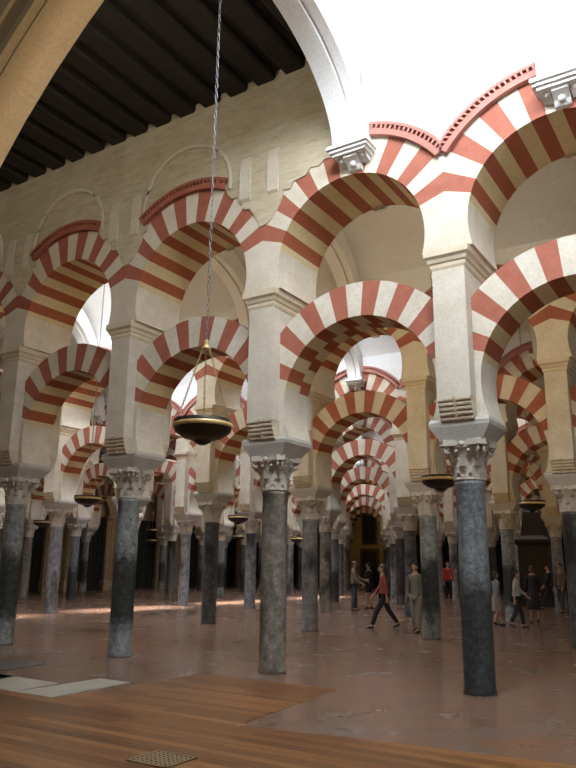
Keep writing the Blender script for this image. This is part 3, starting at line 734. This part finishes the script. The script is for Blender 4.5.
# ------------------------------------------------------------------ hanging oil lamps
def lamp_meshes():
    d = {}; R = 0.345
    mb = MB(); mb.lathe([(R, 0.0), (R + 0.004, 0.055), (R - 0.02, 0.055), (R - 0.03, -0.005), (R * 0.9, -0.07), (R * 0.62, -0.135), (R * 0.30, -0.165), (0.0 + 0.01, -0.17), (R * 0.32, -0.185), (R * 0.66, -0.155), (R * 0.95, -0.085), (R, 0.0)], 40, 0, True, (0, 0, 0), False); d['dish'] = mb.mesh('dish', [MAT['bronze']])
    mb = MB(); mb.lathe([(R + 0.000, -0.040), (R + 0.014, -0.030), (R + 0.014, 0.0), (R + 0.002, 0.012)], 40, 0, True, (0, 0, 0), False); d['rim_band'] = mb.mesh('rim_band', [MAT['brass']])
    mb = MB(); mb.lathe([(0.01, -0.245), (0.05, -0.235), (0.10, -0.205), (0.115, -0.175), (0.10, -0.165)], 20); d['finial'] = mb.mesh('finial', [MAT['bronze']])
    mb = MB(); mb.lathe([(0.01, 0.93), (0.055, 0.935), (0.065, 0.955), (0.03, 0.975), (0.02, 1.02), (0.03, 1.04), (0.012, 1.06)], 14); d['hub'] = mb.mesh('hub', [MAT['brass']])
    mb = MB()
    a, bb = Vector((R - 0.012, 0, 0.055)), Vector((0.045, 0, 0.94)); n = 26; dv = (bb - a).normalized(); L = (bb - a).length
    s1 = Vector((0, 1, 0)); s2 = dv.cross(s1)
    for k in range(n):
        c = a + dv * L * (k + 0.5) / n
        mb.torus(c, 0.011, 0.0046, s1 if k % 2 else s2, dv, 8, 4, 1.9)
    d['stay_chain'] = mb.mesh('stay_chain', [MAT['oldbrass']])
    mb = MB()
    for k in range(3): 
        t = 2 * pi * k / 3 + 0.5
        mb.lathe([(0.012, 0.0), (0.03, 0.01), (0.035, 0.05), (0.028, 0.055)], 10, 0, True, (0.26 * cos(t), 0.26 * sin(t), 0.0))
    d['oil_cups'] = mb.mesh('oil_cups', [MAT['brass']])
    return d
LM = lamp_meshes()
CH = {}
def main_chain(L, big=True):
    L = round(L, 2)
    if L in CH: return CH[L]
    mb = MB(); step = 0.075 if big else 0.11; n = max(2, int(L / step)); step = L / n
    for k in range(n):
        mb.torus((0, 0, 1.06 + (k + 0.5) * step), 0.017 if big else 0.02, 0.0065, (1, 0, 0) if k % 2 else (0, 1, 0), (0, 0, 1), 8, 4, step * 0.62 / (0.017 if big else 0.02))
    CH[L] = mb.mesh('main_chain', [MAT['iron']]); return CH[L]
def lamp(x, nave, z, label, ceil=None, rz=0.4, tiers=1):
    y = LAMPY[nave]
    top = ceil if ceil else (8.58 + 1.72)
    o = empty('hanging_lamp', (x, y, z), rz)
    for nm in ('dish', 'rim_band', 'finial', 'hub', 'oil_cups'): link(nm, LM[nm], o)
    for k in range(3): link('stay_chain', LM['stay_chain'], o, (0, 0, 0), 2 * pi * k / 3)
    if tiers > 1:
        for nm in ('dish', 'rim_band', 'finial'): link(nm, LM[nm], o, (0, 0, -0.6), 0, (0.85, 0.85, 0.85))
    link('main_chain', main_chain(top - z - 1.06, nave == 0), o)
    tag(o, label, 'lamp', 'brass dish lamps on chains')
lamp(7.66, 0, 3.20, 'large brass dish lamp on a long chain hanging nearest, left of the middle column', 10.27, 0.15)
lamp(8.09, 1, 3.22, 'brass dish lamp hanging just left of the nearest front column', None, 0.5)
lamp(8.14, 2, 3.26, 'brass dish lamp hanging right of the nearest column, before the dark confessional', None, 0.9)
lamp(-1.51, 1, 3.23, 'brass dish lamp hanging between the two leftmost front columns', None, 0.2)
lamp(-11.34, 2, 3.18, 'small brass dish lamp hanging far back beside the left edge column', None, 0.7)
lamp(-17.5, 4, 3.55, 'small two-tiered brass lamp far back, right of the green-grey column', None, 0.3, 2)
lamp(-1.49, 2, 3.13, 'brass dish lamp hanging left of the brown-grey middle column', None, 0.1)
lamp(-11.12, 4, 3.12, 'distant brass lamp seen just below another, left of the middle column', None, 0.6)
lamp(-4.84, 4, 3.60, 'small brass lamp hanging right of the middle column, beside the striped vista', None, 0.4)
lamp(-7.29, 4, 2.95, 'tiny distant brass lamp just right of the middle column', None, 0.2)
lamp(-4.65, 5, 3.52, 'tiny distant brass lamp at the right side of the vista to the ochre wall', None, 0.8)

# ------------------------------------------------------------------ people
def skin_mesh(verts, edges, radii, root, sub=1, name='tmp'):
    me = bpy.data.meshes.new(name); me.from_pydata(verts, edges, []); o = bpy.data.objects.new(name, me); COL.objects.link(o)
    md = o.modifiers.new('s', 'SKIN'); md.use_smooth_shade = True
    sv = me.skin_vertices[0].data
    for k, rr in enumerate(radii): sv[k].radius = rr if hasattr(rr, '__len__') else (rr, rr); sv[k].use_root = (k == root)
    if sub: sd = o.modifiers.new('d', 'SUBSURF'); sd.levels = sub; sd.render_levels = sub
    dg = bpy.context.evaluated_depsgraph_get(); dg.update()
    out = bpy.data.meshes.new_from_object(o.evaluated_get(dg)); bpy.data.objects.remove(o); out.name = name
    for p in out.polygons: p.use_smooth = True
    return out
def pmat(name, c, r=0.8): return plain(name, c, r)
SKIN = pmat('skin_tone', (0.42, 0.25, 0.17), 0.6)
CLOTH = {}
def cloth(n, c):
    if n not in CLOTH: CLOTH[n] = pmat('cloth_' + n, c)
    return CLOTH[n]
HAIRC = {'black': pmat('hair_black', (0.015, 0.012, 0.010), 0.5), 'brown': pmat('hair_brown', (0.06, 0.035, 0.02), 0.5), 'white': pmat('hair_white', (0.55, 0.53, 0.5), 0.6)}
def person(loc, face, label, H=1.7, stride=0.0, arms=(0.1, 0.1, 0.3, 0.3), top=('grey', (0.3, 0.3, 0.3)), bottom=('trousers', 'dark', (0.03, 0.03, 0.035)), hair='black', female=False, sleeves=True, lean=0.0, cap=None, bag=None):
    """local frame: -y is forward. arms = (swing left, swing right, elbow bend left, elbow bend right)"""
    s = H / 1.70; V = []; E = []; RD = []; ix = {}
    def add(n, p, r, to=None):
        ix[n] = len(V); V.append((p[0] * s, p[1] * s, p[2] * s)); RD.append(r * s if not hasattr(r, '__len__') else (r[0] * s, r[1] * s))
        if to: E.append((ix[to], ix[n]))
    sh = 0.165 if female else 0.19; hp = 0.09; drop = 0.035 * abs(stride) / 0.35 if stride else 0
    pz = 0.93 - drop
    add('pelvis', (0, 0, pz), (0.14, 0.105)); add('waist', (0, -lean * 0.12, pz + 0.16), (0.115 if female else 0.13, 0.09), 'pelvis'); add('chest', (0, -lean * 0.3, pz + 0.36), (0.135 if female else 0.155, 0.10), 'waist')
    add('upper', (0, -lean * 0.36, pz + 0.46), (0.11, 0.08), 'chest')
    add('neck', (0, -lean * 0.42, pz + 0.555), 0.052, 'upper'); add('jaw', (0, -lean * 0.45 - 0.008, pz + 0.63), 0.055, 'neck')
    J = {}
    for sd, sg, sw, eb in (('l', 1, arms[0], arms[2]), ('r', -1, arms[1], arms[3])):
        S = Vector((sg * sh, -lean * 0.36, pz + 0.475)); d = Vector((sg * 0.10, -sin(sw), -cos(sw))).normalized(); EL_ = S + d * 0.29
        d2 = Vector((sg * 0.02, -sin(sw + eb), -cos(sw + eb))).normalized(); W = EL_ + d2 * 0.25
        J[sd] = (S, EL_, W, d2)
        add('sh' + sd, S, 0.058, 'upper'); add('el' + sd, EL_, 0.042, 'sh' + sd); add('wr' + sd, W, 0.028, 'el' + sd)
        pl = W + d2 * 0.075; add('pa' + sd, pl, (0.034, 0.02), 'wr' + sd)
        side = d2.cross(Vector((sg, 0, 0))).normalized() if abs(d2.x) < 0.9 else Vector((0, 1, 0))
        inward = Vector((-sg, 0, 0))
        for q, (off, ln) in enumerate(((-0.03, 0.062), (-0.01, 0.075), (0.01, 0.07), (0.03, 0.055))):
            k = pl + side * off + d2 * 0.025; add('f%s%da' % (sd, q), k, 0.0095, 'pa' + sd)
            m_ = k + d2 * ln * 0.5 + inward * 0.004; add('f%s%db' % (sd, q), m_, 0.009, 'f%s%da' % (sd, q))
            add('f%s%dc' % (sd, q), m_ + d2 * ln * 0.45 + inward * 0.016, 0.0075, 'f%s%db' % (sd, q))
        tb = W + d2 * 0.04 - side * 0.034; add('t' + sd + 'a', tb, 0.012, 'wr' + sd); add('t' + sd + 'b', tb + d2 * 0.045 - side * 0.018 + inward * 0.012, 0.0095, 't' + sd + 'a')
    for sd, sg, st in (('l', 1, stride), ('r', -1, -stride)):
        Hh = Vector((sg * hp, 0, pz - 0.04))
        ank = Vector((sg * hp * 1.05, -st, 0.085 + (0.06 if st < -0.05 else 0)))
        kn = (Hh + ank) * 0.5 + Vector((0, -0.03 - (0.05 if st < -0.05 else 0.02 * abs(st)), 0.015))
        J['k' + sd] = (Hh, kn, ank, st)
        add('hp' + sd, Hh, 0.088, 'pelvis'); add('kn' + sd, kn, 0.056, 'hp' + sd); add('cf' + sd, kn * 0.68 + ank * 0.32 + Vector((0, 0.02, 0)), 0.052, 'kn' + sd); add('an' + sd, ank, 0.036, 'cf' + sd)
        toe = ank + Vector((0, -0.15, -0.05 if st >= -0.05 else -0.10)); J['k' + sd] += (toe,)
        add('to' + sd, toe, 0.032, 'an' + sd)
    body = skin_mesh(V, E, RD, 0, 1, 'body')
    # head with a face, joined into the body mesh
    mb = MB(); hc = Vector((0, -lean * 0.46 - 0.015, pz + 0.70)) * 1.0; hc = Vector((hc.x * s, hc.y * s, hc.z * s))
    nu, nv = 18, 14; rows = []
    for j in range(nv + 1):
        t = -pi / 2 + pi * j / nv; row = []
        for i in range(nu):
            a = 2 * pi * i / nu; x = 0.074 * max(cos(t), 0.02) * cos(a); y = 0.094 * max(cos(t), 0.02) * sin(a); z = 0.115 * sin(t)
            if z < -0.02: x *= 1 - 0.28 * (-z / 0.115); y = y * (1 - 0.2 * (-z / 0.115)) - 0.012 * (-z / 0.115)
            row.append(mb.vert((hc.x + x * s, hc.y + y * s, hc.z + z * s)))
        rows.append(row)
    for p, q in zip(rows, rows[1:]):
        for i in range(nu): mb.face((p[i], p[(i + 1) % nu], q[(i + 1) % nu], q[i]), 0, True)
    mb.face(rows[0][::-1]); mb.face(rows[-1])
    P3 = lambda x, y, z: (hc.x + x * s, hc.y + y * s, hc.z + z * s)
    mb.tube([P3(0, -0.088, 0.015), P3(0, -0.105, -0.02), P3(0, -0.098, -0.032)], [0.008 * s, 0.014 * s, 0.012 * s], 6)
    for sg in (-1, 1):
        mb.ball(P3(sg * 0.03, -0.082, 0.005), 0.012 * s, 1, 8, 5); mb.ball(P3(sg * 0.074, 0.005, -0.01), (0.012 * s, 0.02 * s, 0.03 * s), 0, 8, 5)
    mb.ball(P3(0, -0.083, -0.06), (0.024 * s, 0.010 * s, 0.007 * s), 2, 8, 5)
    head = mb.mesh('head', [SKIN, HAIRC['black'], pmat('lips', (0.32, 0.12, 0.10))])
    bm = bmesh.new(); bm.from_mesh(body); nb_ = len(bm.faces)
    bm.from_mesh(head); me = bpy.data.meshes.new('person_body'); bm.to_mesh(me); bm.free()
    for mm in head.materials: me.materials.append(mm)
    for p in me.polygons: p.use_smooth = True
    root = empty('person', (loc[0], loc[1], 0), face)
    link('body', me, root)
    # hair
    mb = MB(); rows = []
    low = -0.10 if female else -0.035
    for j in range(9):
        z = 0.127 - (0.127 - low) * (j / 8.0) ** 0.9; row = []
        for i in range(16):
            a = pi * (-0.14 + 1.28 * i / 15.0) ; rr = sqrt(max(0.0, 1 - (max(z, 0) / 0.128) ** 2))
            zz = z
            fr = sin(a)
            if fr < 0.1: zz = max(z, 0.045)
            rr2 = sqrt(max(0.0, 1 - (max(zz, 0) / 0.128) ** 2))
            row.append(mb.vert(P3(0.083 * rr2 * cos(a), 0.104 * rr2 * max(fr, -0.6) if fr > -0.2 else 0.104 * rr2 * fr, zz)))
        rows.append(row)
    for p, q in zip(rows, rows[1:]):
        for i in range(15): mb.face((p[i], p[i + 1], q[i + 1], q[i]), 0, True)
    mb.ball(P3(0, 0.012, 0.045), (0.082 * s, 0.092 * s, 0.085 * s), 0, 14, 8)
    link('hair', mb.mesh('hair', [HAIRC[hair]]), root)
    if cap:
        mb = MB(); mb.lathe([(0.088 * s, 0.06 * s), (0.085 * s, 0.10 * s), (0.05 * s, 0.138 * s), (0.01, 0.146 * s)], 16, 0, True, (hc.x, hc.y, hc.z)); mb.prism([(hc.x - 0.06 * s, hc.y - 0.07 * s), (hc.x - 0.04 * s, hc.y - 0.16 * s), (hc.x + 0.04 * s, hc.y - 0.16 * s), (hc.x + 0.06 * s, hc.y - 0.07 * s)], 'z', hc.z + 0.06 * s, hc.z + 0.07 * s)
        link('cap', mb.mesh('cap', [cloth(*cap)]), root)
    # top garment
    V2, E2, R2_ = [], [], []; id2 = {}
    def add2(n, p, r, to=None):
        id2[n] = len(V2); V2.append((p[0] * s, p[1] * s, p[2] * s)); R2_.append((r[0] * s, r[1] * s) if hasattr(r, '__len__') else r * s)
        if to: E2.append((id2[to], id2[n]))
    add2('hem', (0, 0, pz - 0.10), (0.180, 0.145)); add2('hip', (0, 0, pz + 0.02), (0.168, 0.132), 'hem'); add2('waist', (0, -lean * 0.12, pz + 0.16), (0.142 if female else 0.158, 0.115), 'hip'); add2('chest', (0, -lean * 0.3, pz + 0.36), (0.16 if female else 0.178, 0.125), 'waist'); add2('upper', (0, -lean * 0.36, pz + 0.47), (0.125, 0.098), 'chest'); add2('collar', (0, -lean * 0.40, pz + 0.53), 0.066, 'upper')
    for sd in 'lr':
        S, EL_, W, d2 = J[sd]
        add2('s' + sd, S, 0.076, 'upper'); 
        if sleeves: add2('e' + sd, EL_, 0.058, 's' + sd); add2('w' + sd, W - d2 * 0.03, 0.044, 'e' + sd)
        else: add2('e' + sd, S * 0.35 + EL_ * 0.65, 0.062, 's' + sd)
    tm = skin_mesh(V2, E2, R2_, 0, 1, 'top'); tm.materials.append(cloth(*top)); link('shirt', tm, root)
    kind, cn, cc = bottom
    if kind in ('trousers', 'shorts'):
        V2, E2, R2_ = [], [], []; id2 = {}
        add2('p', (0, 0, pz + 0.03), (0.155, 0.12))
        for sd in 'lr':
            Hh, kn, ank, st, toe = J['k' + sd]
            add2('h' + sd, Hh, 0.104, 'p'); add2('k' + sd, kn if kind == 'trousers' else kn + Vector((0, 0, 0.06)), 0.078, 'h' + sd)
            if kind == 'trousers': add2('m' + sd, kn * 0.5 + ank * 0.5, 0.068, 'k' + sd); add2('a' + sd, ank + Vector((0, 0.0, 0.005)), 0.062, 'm' + sd)
        bmh = skin_mesh(V2, E2, R2_, 0, 1, 'bottom'); bmh.materials.append(cloth(cn, cc)); link(kind, bmh, root)
    else:
        mb = MB(); zl = 0.48 if kind == 'skirt' else 0.42; prof = [(0.20, zl), (0.205, zl + 0.02), (0.19, pz - 0.15), (0.165, pz + 0.0), (0.13, pz + 0.1)]; n = 24; rings = []
        for r_, z in prof:
            rings.append([mb.vert(((r_ * 1.05 + 0.008 * sin(6 * a)) * s * cos(a), (r_ * (0.85 + 0.6 * abs(stride) * (1 if z < pz - 0.1 else 0.2))) * s * sin(a), z * s)) for a in [2 * pi * i / n for i in range(n)]])
        for p, q in zip(rings, rings[1:]):
            for i in range(n): mb.face((p[i], p[(i + 1) % n], q[(i + 1) % n], q[i]), 0, True)
        link('skirt', mb.mesh('skirt', [cloth(cn, cc)]), root)
    for sd in 'lr':
        Hh, kn, ank, st, toe = J['k' + sd]; mb = MB(); V3 = []
        heel = ank + Vector((0, 0.05, -0.045 if st >= -0.05 else -0.02))
        me3 = skin_mesh([tuple(heel * s), tuple((ank + Vector((0, -0.04, -0.045 if st >= -0.05 else -0.06))) * s), tuple(toe * s)], [(0, 1), (1, 2)], [0.042 * s, 0.046 * s, 0.034 * s], 1, 1, 'shoe')
        me3.materials.append(cloth('shoe', (0.02, 0.018, 0.018))); link('shoe', me3, root)
    if bag:
        mb = MB(); S, EL_, W, d2 = J['r']; bx, by = (-sh - 0.10) * s, 0.04 * s
        mb.frustum([(bx - 0.05, bx + 0.05, by - 0.14, by + 0.14, 0.78 * s), (bx - 0.06, bx + 0.06, by - 0.15, by + 0.15, 0.9 * s), (bx - 0.04, bx + 0.04, by - 0.13, by + 0.13, 1.02 * s)])
        bo = link('shoulder_bag', mb.mesh('shoulder_bag', [cloth(*bag)]), root)
    tag(root, label, 'person', 'visitors walking among the columns')
    return root
RIGHT = radians(90 - 32.6)      # facing picture right (local -y towards +right)
def facing(dx, dy): return atan2(dx, -dy)
vr = (cos(YAW), -sin(YAW))      # picture right on the floor
vf = (sin(YAW), cos(YAW))       # away from the camera
def dirn(r, f): return facing(vr[0] * r + vf[0] * f, vr[1] * r + vf[1] * f)
person((0.37, 14.59), dirn(1, -0.2), 'standing person in beige jacket, jeans and pale pink cap left of the walking woman', 1.70, 0.04, (0.5, 0.3, 0.9, 0.7), ('beige', (0.20, 0.155, 0.12)), ('trousers', 'jeans', (0.05, 0.07, 0.10)), 'brown', False, True, 0.0, ('pink', (0.55, 0.40, 0.38)))
person((0.25, 16.1), dirn(-0.8, 0.5), 'person in dark top and dark shorts with bare legs beside the beige jacket', 1.68, 0.05, (0.1, 0.2, 0.4, 0.5), ('navy', (0.02, 0.022, 0.035)), ('shorts', 'black', (0.012, 0.012, 0.014)), 'black')
person((4.55, 8.28), dirn(-1, 0.1), 'woman striding in red top and black trousers, left of the person in grey', 1.62, 0.36, (-0.3, 0.3, 0.3, 0.4), ('red', (0.24, 0.045, 0.04)), ('trousers', 'black', (0.012, 0.012, 0.014)), 'brown', True, True, 0.08)
person((5.67, 7.74), dirn(-0.6, -0.6), 'person with black hair in striped grey top and pale trousers by the column', 1.66, 0.08, (0.05, 0.1, 0.3, 0.2), ('stripegrey', (0.17, 0.17, 0.15)), ('trousers', 'pale', (0.25, 0.25, 0.22)), 'black', False)
person((0.55, 23.86), dirn(0.2, -1), 'man in bright red shirt and dark trousers standing between two columns', 1.78, 0.05, (0.1, 0.1, 0.2, 0.2), ('brightred', (0.50, 0.045, 0.03)), ('trousers', 'navyt', (0.02, 0.022, 0.03)), 'brown', False)
person((6.62, 11.28), dirn(1, 0.1), 'woman in pale blue top and pale skirt just right of the nearest column', 1.45, 0.15, (0.2, -0.2, 0.2, 0.2), ('paleblue', (0.20, 0.22, 0.26)), ('skirt', 'paleskirt', (0.26, 0.22, 0.21)), 'brown', True)
person((7.26, 10.97), dirn(0.9, -0.2), 'person in light grey top and black trousers walking right of the nearest column', 1.50, 0.20, (0.4, -0.3, 0.5, 0.3), ('lightgrey', (0.36, 0.34, 0.32)), ('trousers', 'black', (0.012, 0.012, 0.014)), 'black', True, True, 0.05)
person((7.27, 12.76), dirn(0.2, 1), 'woman in black top and long black skirt seen from behind', 1.62, 0.06, (0.1, 0.1, 0.4, 0.3), ('blacktop', (0.015, 0.013, 0.014)), ('longskirt', 'blackskirt', (0.02, 0.017, 0.017)), 'brown', True)
person((5.92, 20.59), dirn(-1, 0.2), 'man in black clothes striding in the distance at right', 1.70, 0.30, (0.3, -0.3, 0.4, 0.3), ('blackcoat', (0.012, 0.012, 0.014)), ('trousers', 'darkjeans', (0.02, 0.025, 0.035)), 'black', False)
person((6.75, 18.88), dirn(-0.8, -0.4), 'person in dusty pink top and grey trousers beside the right edge column', 1.74, 0.10, (0.2, 0.1, 0.3, 0.3), ('dustypink', (0.19, 0.13, 0.11)), ('trousers', 'greyt', (0.09, 0.085, 0.085)), 'brown', False)

# ------------------------------------------------------------------ daylight panes in the vaults, plus panes added as fill
WN = [0]
def window(center, normal, w, h, color, strength, frame=True):
    WN[0] += 1
    nrm = Vector(normal).normalized(); up = Vector((0, 0, 1)) if abs(nrm.z) < 0.9 else Vector((1, 0, 0))
    sx = up.cross(nrm).normalized(); sy = nrm.cross(sx)
    Mx = Matrix((( sx.x, sy.x, nrm.x, center[0]), (sx.y, sy.y, nrm.y, center[1]), (sx.z, sy.z, nrm.z, center[2]), (0, 0, 0, 1)))
    mb = MB(); mb.box(-w / 2, w / 2, -h / 2, h / 2, -0.02, 0.0)
    o = struct('window_%d' % WN[0], mb.mesh('window_pane', [emis('daylit_glass_%d' % WN[0], color, strength)])); o.matrix_world = Mx
    mb = MB(); f = 0.07
    for a in ((-w / 2 - f, w / 2 + f, h / 2, h / 2 + f), (-w / 2 - f, w / 2 + f, -h / 2 - f, -h / 2), (-w / 2 - f, -w / 2, -h / 2, h / 2), (w / 2, w / 2 + f, -h / 2, h / 2)): mb.box(a[0], a[1], a[2], a[3], -0.25, 0.06)
    fo = link('window_frame', mb.mesh('window_frame', [MAT['white']]), o)
DAY = (0.86, 0.93, 1.0); WARM = (1.0, 0.72, 0.32); SOFT = (1.0, 0.90, 0.76)
window((10.0, -5.55, 10.7), (0, 0.9, -0.35), 2.0, 1.8, DAY, 48)
window((13.2, -5.55, 10.7), (0, 0.9, -0.35), 2.0, 1.8, DAY, 48)
for x, e in ((5.7, 11), (1.2, 4.6), (-2.6, 3.0)): window((x, -6.22, 9.2), (0, 1, 0), 1.6, 1.1, (1.0, 0.92, 0.76), e)  # panes added on the near side to brighten the left wall
def roof_pane(x, k, s, color=DAY, w=1.8, d=1.8): window((x, NAVEC[k], 10.22), (0, 0, -1), w, d, color, s)
roof_pane(-3.2, 1, 48); roof_pane(-5.2, 2, 60); roof_pane(1.6, 2, 60); roof_pane(-5.2, 3, 55); roof_pane(-2.0, 3, 26); roof_pane(-6.5, 4, 50); roof_pane(-9.8, 5, 30); roof_pane(-11.0, 6, 8, WARM)  # the warm pane is added in place of a lamp in the last nave
roof_pane(-13.0, 2, 8, SOFT); roof_pane(-13.0, 4, 14, SOFT); roof_pane(3.2, 4, 14, SOFT); roof_pane(-1.5, 5, 14, SOFT); roof_pane(8.2, 1, 4, SOFT)  # soft panes added as general fill for the naves
# floodlights on the capitals washing the arcade opposite, and one added fill flood
def flood(x, y, z, tx, ty, tz, e, color=(1.0, 0.66, 0.22), size=95):
    L = bpy.data.lights.new('flood_light', 'SPOT'); L.energy = e; L.color = color; L.spot_size = radians(size); L.spot_blend = 0.8; L.shadow_soft_size = 0.12
    o = bpy.data.objects.new('flood_light', L); COL.objects.link(o); o.location = (x, y, z)
    o.rotation_euler = (Vector((tx - x, ty - y, tz - z))).to_track_quat('-Z', 'Y').to_euler()
AMB = (1.0, 0.60, 0.15)
for x in (6.51, 9.77): flood(x, 0.86, 3.70, x - 0.6, 6.1, 5.2, 60, AMB)
flood(3.26, 0.86, 3.70, 3.2, 6.1, 5.4, 20, (1.0, 0.8, 0.5))
for x in (6.51, 9.77): flood(x, 7.45, 3.70, x - 0.6, 12.6, 5.4, 95, AMB)
flood(6.51, 14.0, 3.70, 6.0, 19.2, 5.2, 110, AMB)
flood(-13.0, 40.2, 3.0, -14.3, 45.9, 5.0, 90, (1.0, 0.7, 0.3))
flood(12.6, -6.05, 3.0, 8.2, -6.5, 5.4, 420, (1.0, 0.80, 0.52), 80)  # added flood out of view, only there to light the near arch soffit
def fill_point(x, y, z, e, color, r=0.25):
    L = bpy.data.lights.new('lamp_light', 'POINT'); L.energy = e; L.color = color; L.shadow_soft_size = r
    o = bpy.data.objects.new('lamp_light', L); COL.objects.link(o); o.location = (x, y, z)
for x, e in ((10.6, 58), (7.3, 58), (4.1, 48), (0.9, 40), (-2.4, 30)): fill_point(x, 3.5, 6.4, e, (1.0, 0.78, 0.46))  # added point lights without fixtures, warming the soffits and vault
# shafts of daylight falling through the skylights on to the floor
def shaft(x, y, w, d, e):
    L = bpy.data.lights.new('skylight_beam', 'AREA'); L.shape = 'RECTANGLE'; L.size = w; L.size_y = d; L.energy = e; L.color = (1.0, 0.95, 0.92); L.spread = radians(16)
    o = bpy.data.objects.new('skylight_beam', L); COL.objects.link(o); o.location = (x, y, 9.5)
for k, e in ((1, 95), (2, 150), (3, 170), (4, 170)): shaft(-6.3, NAVEC[k], 0.8, 4.6, e)

w = bpy.data.worlds.new('world'); SC.world = w; w.use_nodes = True
bg = w.node_tree.nodes['Background']; bg.inputs[0].default_value = (1.0, 0.93, 0.82, 1); bg.inputs[1].default_value = 0.15
SC.view_settings.view_transform = 'Standard'; SC.view_settings.look = 'None'; SC.view_settings.gamma = 1.0
SC.view_settings.exposure = 0.0; SC.view_settings.use_curve_mapping = False
